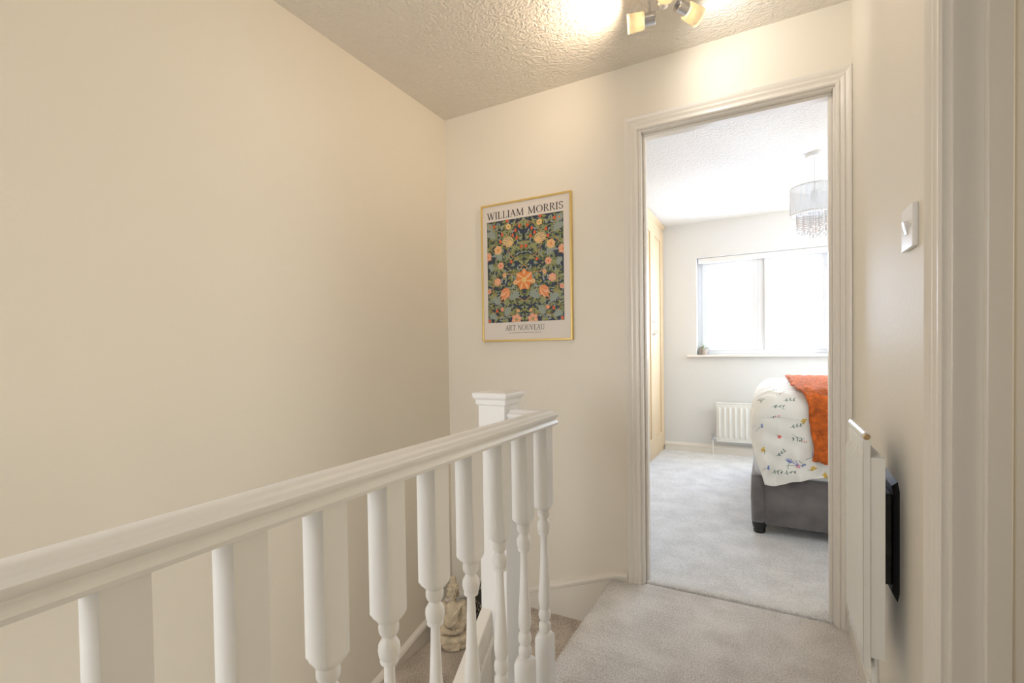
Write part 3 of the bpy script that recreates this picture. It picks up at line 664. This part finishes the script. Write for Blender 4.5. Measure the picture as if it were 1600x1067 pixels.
for i, x in enumerate(cols):
    e = max(0, r-(x-x_foot)); ins = (r-math.sqrt(max(0, r*r-e*e)))*.95 if e > 0 else 0
    ya, yb, zt_ = ytop0+ins*.8, ytop1-ins, ztop_-ins*1.05
    hz = hem(x)
    L1 = max(.02, zt_-r-hz); arc_ = r*PI/2; L2 = (yb-r)-(ya+r)
    tot1 = L1+arc_
    for j in range(nv+1):
        if j <= 250:                                    # near hang + shoulder
            s = tot1*j/250
            if s < L1:
                y, z = ya, hz+s
                hang = 1-s/L1
                fold = .010*math.sin(x*38+1.3*math.sin(z*9))+.006*math.sin(x*83+z*12+1)
                y += -.012*hang*hang+.006*math.sin(x*61-z*34)*hang+.004*math.sin(x*22+z*58)+fold*(.25+.75*hang); z += 0
            else:
                a = (s-L1)/r; y, z = ya+r-r*math.cos(a), zt_-r+r*math.sin(a)
                fold = (.010*math.sin(x*38+1.3*math.sin(z*9))+.006*math.sin(x*83+z*12+1))*.25*max(0, 1-a)
                y += fold
                z += .0035*math.sin(x*55+y*60)*math.sin(a)
        elif j <= 380:
            q = (j-250)/130; y = ya+r+L2*q
            z = zt_+.012*math.sin(PI*q)+.006*math.sin(x*21+y*17)*math.sin(y*13+x*5)+.0035*math.sin(x*55+y*60)
        else:
            q = (j-380)/40; y = yb-r+r*math.sin(PI/2*min(1, q*2)); z = zt_-r+r*math.cos(PI/2*min(1, q*2))-max(0, q-.5)*.55
        verts.append((x+(.004*math.sin(y*30+z*25) if e > 0 else 0), y, z))
        uv.append((x, (tot1*j/250+(.0) if j <= 250 else tot1+L2*(j-250)/130)-L1))     # (x, s) ; s = 0 at the start of the shoulder
V = nv+1
faces = [(i*V+j, (i+1)*V+j, (i+1)*V+j+1, i*V+j+1) for i in range(nu) for j in range(nv)]
base = len(verts)
# foot-end drape closes the shell down to the mattress
first = [verts[j] for j in range(V)]
sel = [j for j in range(V) if j >= 200 and j <= 410]
nd = 14
for k in range(1, nd+1):
    for j in sel:
        x, y, z = first[j]; q = k/nd; verts.append((x-.006*math.sin(PI*q)+.004*math.sin(y*25), y+(.03*(1-min(1, (y-2.9)/.4)) if False else 0), z+(min(z, .50)-z)*q)); uv.append((x-.1*q-.02, y-2.2))
for k in range(nd):
    for a in range(len(sel)-1):
        p = (sel[a], sel[a+1]) if k == 0 else (base+(k-1)*len(sel)+a, base+(k-1)*len(sel)+a+1)
        q = (base+k*len(sel)+a, base+k*len(sel)+a+1)
        faces.append((p[0], p[1], q[1], q[0]))
me = bpy.data.meshes.new('duvet'); me.from_pydata(verts, [], faces)
UV = np.array(uv); colr = np.tile(np.array([.92, .90, .83]), (len(UV), 1))
def dab(cx, cs, a, L, w, c):
    d = UV-np.array([cx, cs]); u = d[:, 0]*math.cos(a)+d[:, 1]*math.sin(a); v = -d[:, 0]*math.sin(a)+d[:, 1]*math.cos(a)
    m_ = (((u-L/2)/(L/2))**2+(v/(w/2))**2) < 1; colr[m_] = c
def line(cx, cs, a, L, c, curve=0.0, w=.0026):
    n = int(L/.0025)+1; ang = a; x, s = cx, cs
    for _ in range(n):
        dab(x, s, ang, .004, w, c); x += .0025*math.cos(ang); s += .0025*math.sin(ang); ang += curve*.0025
    return x, s
CB, CG, CR, CY_, CP, CK = (.18, .25, .55), (.15, .25, .20), (.80, .17, .14), (.80, .52, .08), (.80, .42, .50), (.06, .08, .10)
def sprig(cx, cs, kind, a):
    if kind == 0:      # stem with dark leaf pairs
        line(cx, cs, a, .055, CG, rng.uniform(-14, 14), .0022)
        for t in (.012, .030, .047):
            x, s = cx+t*math.cos(a), cs+t*math.sin(a); dab(x, s, a+rng.uniform(.4, 1.3), .014, .0055, CG); dab(x, s, a-rng.uniform(.4, 1.3), rng.uniform(.006, .014), .0055, CK if t > .03 else CG)
    elif kind == 1:    # red flower
        for k in range(5): dab(cx, cs, a+k*1.257, .011, .008, CR)
        line(cx, cs, a+2.6, .02, CG)
    elif kind == 2:    # blue burst
        for k in range(6): dab(cx, cs, a+k*.45-1.1, .026, .0042, CB)
        line(cx, cs, a+PI, .03, CG, 6)
    elif kind == 3:    # yellow blob flower
        for k in range(4): dab(cx, cs, a+k*1.1, .017, .010, CY_)
        line(cx, cs, a+PI, .025, CG, -8)
    elif kind == 4:    # red berries on a stalk
        line(cx, cs, a, .04, CG, -4, .002)
        for t in (.01, .02, .03, .04): dab(cx+t*math.cos(a)-.005*math.sin(a), cs+t*math.sin(a)+.005*math.cos(a), 0, .006, .006, CR if t > .015 else CK)
    elif kind == 5:    # pink bloom with blue leaves
        for k in range(5): dab(cx, cs, a+k*1.257, .014, .010, CP)
        dab(cx, cs, a+1.6, .034, .004, CB); dab(cx, cs, a+2.2, .030, .004, CB); line(cx, cs, a+2.9, .05, CG, 3)
    else:              # blue two-petal bud
        dab(cx, cs, a+1.4, .012, .010, CB); dab(cx, cs, a-1.7, .012, .010, CB); line(cx, cs, a+PI, .03, CG, 4)
hand = [(-.035, -.03, 6, .2), (.02, .055, 0, .1), (.012, -.005, 4, .2), (.05, -.105, 1, 0), (.10, -.05, 0, .25), (.13, -.12, 4, -.1), (.165, -.105, 0, 3.2), (-.020, -.165, 3, 1.8), (.035, -.21, 0, .7), (.095, -.24, 2, 1.3), (.135, -.25, 5, .3),
        (-.005, -.265, 6, .1), (.01, -.30, 0, .15), (.20, -.20, 2, .4), (.24, -.19, 2, 2.5), (.205, -.26, 3, .5), (.26, -.29, 3, 2), (.16, -.245, 6, -.9), (.28, -.26, 0, 0), (.07, .10, 0, .1), (.165, -.015, 3, 1), (.07, -.295, 0, .2)]
for h_ in hand: sprig(*h_)
for _ in range(150):
    x, s = rng.uniform(-.08, 1.9), rng.uniform(.06, 1.6)
    if x < .3 and s < .08: continue
    sprig(x, s, int(rng.integers(0, 7)), rng.uniform(0, 6.28))
for _ in range(60): sprig(rng.uniform(.32, 1.9), rng.uniform(-.3, .04), int(rng.integers(0, 7)), rng.uniform(0, 6.28))
ca = me.color_attributes.new('print', 'FLOAT_COLOR', 'POINT')
ca.data.foreach_set('color', np.concatenate([colr, np.ones((len(colr), 1))], 1).astype(np.float32).ravel())
DUV = mat('printed_cotton', (.8, .78, .7), .9, sheen=.2); nt = DUV.node_tree; an = nt.nodes.new('ShaderNodeAttribute'); an.attribute_name = 'print'
nt.links.new(an.outputs['Color'], nt.nodes['Principled BSDF'].inputs['Base Color'])
me.materials.append(DUV); me.shade_smooth()
dv = bpy.data.objects.new('duvet', me); COL.objects.link(dv)
dv.modifiers.new('thick', 'SOLIDIFY').thickness = .006
tag(dv, 'white duvet printed with small coloured flower sprigs, draped over the bed', 'duvet')
# throw
m = MB(); nu, nv = 110, 150; vs = []
zt_ = ztop_+.016; ya = ytop0-.020
for i in range(nu+1):
    for j in range(nv+1):
        s = j/nv*1.7; u = i/nu
        hz = .452-.012*math.sin(u*9)
        L1 = zt_-r-hz
        if s < L1: y, z = ya, hz+s; y += .006*math.sin(u*24)*(1-s/L1)-.008*(1-s/L1)
        elif s < L1+r*PI/2: a = (s-L1)/r; y, z = ya+r-r*math.cos(a), zt_-r+r*math.sin(a)
        else: q = s-L1-r*PI/2; y, z = ya+r+q, zt_+.012*math.sin(min(PI, q/1.3*PI))
        x = .196-.075*max(0, min(1, (s-.18)/.35))+.008*math.sin(s*26)+u*.62
        n_ = random.uniform(-.0022, .0022)+.005*math.sin(u*47+2*math.sin(s*21))*math.sin(s*39+u*9)
        vs.append((x, y-abs(n_)*.7, z+n_*.8+(.004 if s > L1 else 0)))
V = nv+1; m.add(vs, [(i*V+j, (i+1)*V+j, (i+1)*V+j+1, i*V+j+1) for i in range(nu) for j in range(nv)])
th = m.build('throw_blanket', THROW, smooth=180); th.modifiers.new('thick', 'SOLIDIFY').thickness = .010
tag(th, 'rust orange fluffy throw laid across the duvet at the foot of the bed', 'throw')

# ------------------------------------------------------------------ pendant lamp
pc = Vector((.266, 3.65, H))
pd = empty('pendant_lamp', pc, 'white pleated drum pendant lamp with hanging crystal droplets', 'pendant lamp')
m = MB(); m.lathe([(.050, 0), (.050, -.012), (.046, -.020), (.010, -.024), (.001, -.024)][::-1], n=40); m.build('ceiling_rose', BRWH, pd, smooth=30)
m = MB(); m.tube([(0, 0, -.022), (.001, 0, -.12), (0, 0, -.235)], .0032, 10); m.build('cord', BRWH, pd, smooth=40)
m = MB(); R_ = .138; n = 220
def plr(i, z): a = 2*PI*i/n; q = R_+.0016*math.sin(i*PI/2*1.0+1.2*math.sin(i*.7)); return (q*math.cos(a), q*math.sin(a), z)
m.rings([[plr(i, z) for i in range(n)] for z in (-.385, -.33, -.27, -.215)], caps=False); sh = m.build('drum_shade', VOILE, pd, smooth=180)
for z in (-.385, -.215):
    m = MB(); m.tube([(R_*math.cos(2*PI*i/60), R_*math.sin(2*PI*i/60), z) for i in range(60)], .0042, 8, loop=True); m.build('shade_ring', BRWH, pd, smooth=60)
m = MB()
for k in range(3): a = 2*PI*k/3+.5; m.tube([(0, 0, -.228), (R_*math.cos(a), R_*math.sin(a), -.217)], .002, 6)
m.lathe([(.020, -.30), (.020, -.235), (.008, -.228)], n=20); m.build('lamp_holder', BRWH, pd, smooth=40)
m = MB(); m.tube([(.10*math.cos(2*PI*i/40), .10*math.sin(2*PI*i/40), -.372) for i in range(40)], .002, 6, loop=True); m.tube([(.065*math.cos(2*PI*i/30), .065*math.sin(2*PI*i/30), -.372) for i in range(30)], .002, 6, loop=True)
for k in range(3): a = 2*PI*k/3+.5; m.tube([(.0, 0, -.30), (.10*math.cos(a), .10*math.sin(a), -.372)], .0016, 6)
m.build('crystal_frame', CHROME, pd)
m = MB(); rr = random.Random(2); bead = []
for ring, cnt, z1 in ((.10, 30, -.468), (.065, 20, -.495), (.03, 10, -.515)):
    for k in range(cnt):
        a = 2*PI*k/cnt; x, y = ring*math.cos(a), ring*math.sin(a); zz = -.380; end = z1+rr.uniform(-.018, .018)
        m.tube([(x, y, -.372), (x, y, end)], .0005, 4)
        while zz > end: m.lathe([(.0006, -.0055), (.0050, 0), (.0006, .0055)], c=(x, y, zz), n=6); zz -= .014
        m.lathe([(.0006, -.016), (.0062, -.006), (.0040, .004), (.0006, .009)], c=(x, y, end-.012), n=6)
tag(m.build('crystal_droplets', CRYST, pd), kind='stuff')

# ------------------------------------------------------------------ pot plant on the sill
pp = empty('potted_plant', (-.570, YF+.040, WZ0+.001), 'small leafy plant in a mottled grey pot at the left end of the window sill', 'plant')
m = MB(); m.lathe([(.026, 0), (.034, .006), (.041, .030), (.042, .052), (.038, .064), (.034, .066), (.034, .056), (.001, .056)], n=28)
m.build('pot', mat('mottled_pot', (.36, .30, .25), .6, var=(60, .35)), pp, smooth=35)
LEAF1 = mat('sage_leaf', (.25, .32, .17), .6); LEAF2 = mat('pale_leaf', (.55, .55, .36), .6)
rr = random.Random(9)
for k in range(26):
    a = rr.uniform(0, 2*PI); el = rr.uniform(.25, 1.3); L = rr.uniform(.030, .058); w = rr.uniform(.008, .013); m = MB()
    d = Vector((math.cos(a)*math.cos(el), math.sin(a)*math.cos(el), math.sin(el))); s_ = Vector((-math.sin(a), math.cos(a), 0)); up = d.cross(s_)*-1
    b0 = Vector((math.cos(a)*.012, math.sin(a)*.012, .056)); ra = []
    for t in (0, .2, .5, .8, 1):
        c = b0+d*L*t+Vector((0, 0, -.012*t*t)); ww = w*math.sin(PI*min(.97, t*.9+.08))
        ra.append([c-s_*ww, c+up*.0012, c+s_*ww, c-up*.0012])
    m.rings(ra); m.build('leaf', LEAF1 if k % 2 else LEAF2, pp, smooth=60)

# ------------------------------------------------------------------ seated stone figure on the stair corner
bu = empty('stone_statue', (-1.385, 1.915, -.41), 'weathered stone statue of a seated meditating figure on the corner stair', 'statue', rz=-.0)
ang = math.atan2(-1.915, 1.385)+PI/2                      # faces the viewer on the landing
m = MB(); E = m.ell; Rm = lambda ax, a: Matrix.Rotation(a, 3, ax)
# front is -y
m.lathe([(.062, 0), (.068, .006), (.070, .03), (.066, .045), (.050, .05)], n=32, c=(0, .002, 0))       # plinth core
E((0, .005, .120), (.050, .032, .080)); E((0, .008, .085), (.066, .034, .050)); E((0, .003, .165), (.048, .028, .040))                                            # torso, chest
E((-.046, .004, .185), (.020, .020, .022)); E((.046, .004, .185), (.020, .020, .022))                                     # shoulders
for s in (-1, 1):
    m.tube([(s*.054, .004, .180), (s*.063, .000, .140), (s*.058, -.012, .105)], [.019, .019, .020], 14)                 # upper arm
    m.tube([(s*.058, -.012, .105), (s*.038, -.038, .085), (s*.010, -.048, .080)], [.015, .013, .011], 14)                # forearm
    m.tube([(s*.020, .000, .060), (s*.060, -.018, .058), (s*.078, -.030, .050), (s*.045, -.050, .047), (-s*.010, -.056, .046)], [.030, .028, .024, .022, .017], 16)   # folded leg
    E((s*.074, -.022, .048), (.022, .026, .022))
E((0, -.050, .081), (.022, .014, .010)); E((0, -.052, .093), (.006, .006, .006))                                          # hands
m.tube([(0, .004, .195), (0, .002, .222)], [.017, .015], 14)                                                                # neck
E((0, 0, .246), (.025, .027, .031)); E((0, -.010, .234), (.018, .018, .016))                                              # head, jaw
for s in (-1, 1):
    m.tube([(s*.025, .002, .252), (s*.027, .002, .238), (s*.025, .001, .222)], [.004, .005, .0045], 8)                  # long ears
    E((s*.010, -.0245, .250), (.0065, .003, .0022)); m.tube([(s*.004, -.026, .257), (s*.011, -.0262, .259), (s*.018, -.022, .256)], .0016, 6)
E((0, -.029, .243), (.0042, .006, .008)); E((0, -.0262, .231), (.007, .003, .0022))
E((0, .004, .268), (.027, .028, .020)); E((0, .004, .292), (.018, .018, .018)); m.lathe([(.015, 0), (.0155, .012), (.012, .022), (.004, .025)], c=(0, .004, .302), n=16)   # hair and crown
for k in range(14):
    a = 2*PI*k/14; E((.0265*math.cos(a), .004+.027*math.sin(a), .268), (.005, .005, .007)); E((.020*math.cos(a), .004+.020*math.sin(a), .283), (.0045, .0045, .006)); E((.013*math.cos(a), .004+.013*math.sin(a), .302), (.004, .004, .008))
for q in (0, 1, 2, 3):                                     # robe folds across the chest and over the lap
    m.tube([(.040-.004*q, -.012-.006, .190-.012*q), (.018, -.026, .165-.014*q), (-.012, -.028, .135-.012*q), (-.040, -.018, .108-.008*q)], .0032, 6)
for q in range(4):
    m.tube([(.058-.008*q, -.044-.004*q, .050-.010*q), (.024, -.066-.001*q, .036-.008*q), (-.024, -.066-.001*q, .036-.008*q), (-.058+.008*q, -.044-.004*q, .050-.010*q)], .0045, 8)
E((-.020, -.052, .022), (.034, .022, .022)); E((.040, -.046, .018), (.026, .020, .018))
for s in (-1, 1):
    for k in range(5): E((s*.022+k*.007*-s, -.066, .010), (.005, .010, .006))
body = m.build('statue_body', STONE, bu)
body.rotation_euler.z = ang; body.scale = (1.04, 1.04, 1.03)
rm = body.modifiers.new('remesh', 'REMESH'); rm.mode = 'VOXEL'; rm.voxel_size = .0022; rm.use_smooth_shade = True
sm = body.modifiers.new('smooth', 'SMOOTH'); sm.factor = .5; sm.iterations = 2

# black wire lantern beside it, partly hidden by the newel
ln = empty('wire_lantern', (-1.215, 2.01, -.229), 'black lattice wire lantern beside the stone statue', 'lantern')
ln.location = (-1.225, 1.985, -.409)
m = MB(); R_ = .066; hh = .235; nn = 18
for s in (1, -1):
    for k in range(nn):
        m.tube([(R_*math.cos(2*PI*k/nn+s*t*.26), R_*math.sin(2*PI*k/nn+s*t*.26), .008+hh*t/9) for t in range(10)], .0016, 5)
m.build('lattice', WIREM, ln)
for z in (.008, .125, .243):
    m = MB(); m.tube([(R_*math.cos(2*PI*i/32), R_*math.sin(2*PI*i/32), z) for i in range(32)], .004, 6, loop=True); m.build('hoop', WIREM, ln)
m = MB(); m.lathe([(.066, 0), (.066, .006), (.001, .006)], n=32); m.build('base_disc', WIREM, ln)
m = MB(); m.lathe([(.066, .243), (.050, .262), (.030, .272), (.028, .30), (.020, .305), (.001, .306)], n=32); m.build('lantern_top', WIREM, ln, smooth=35)
m = MB(); m.tube([(-.040*math.cos(PI*i/16), 0, .266+.085*math.sin(PI*i/16)) for i in range(17)], .0024, 6); m.build('carry_handle', WIREM, ln, rotz=.6)
m = MB(); m.lathe([(.045, .008), (.045, .15), (.001, .151)], n=28); m.build('candle', mat('dark_glass_cup', (.03, .03, .032), .3), ln, smooth=30)
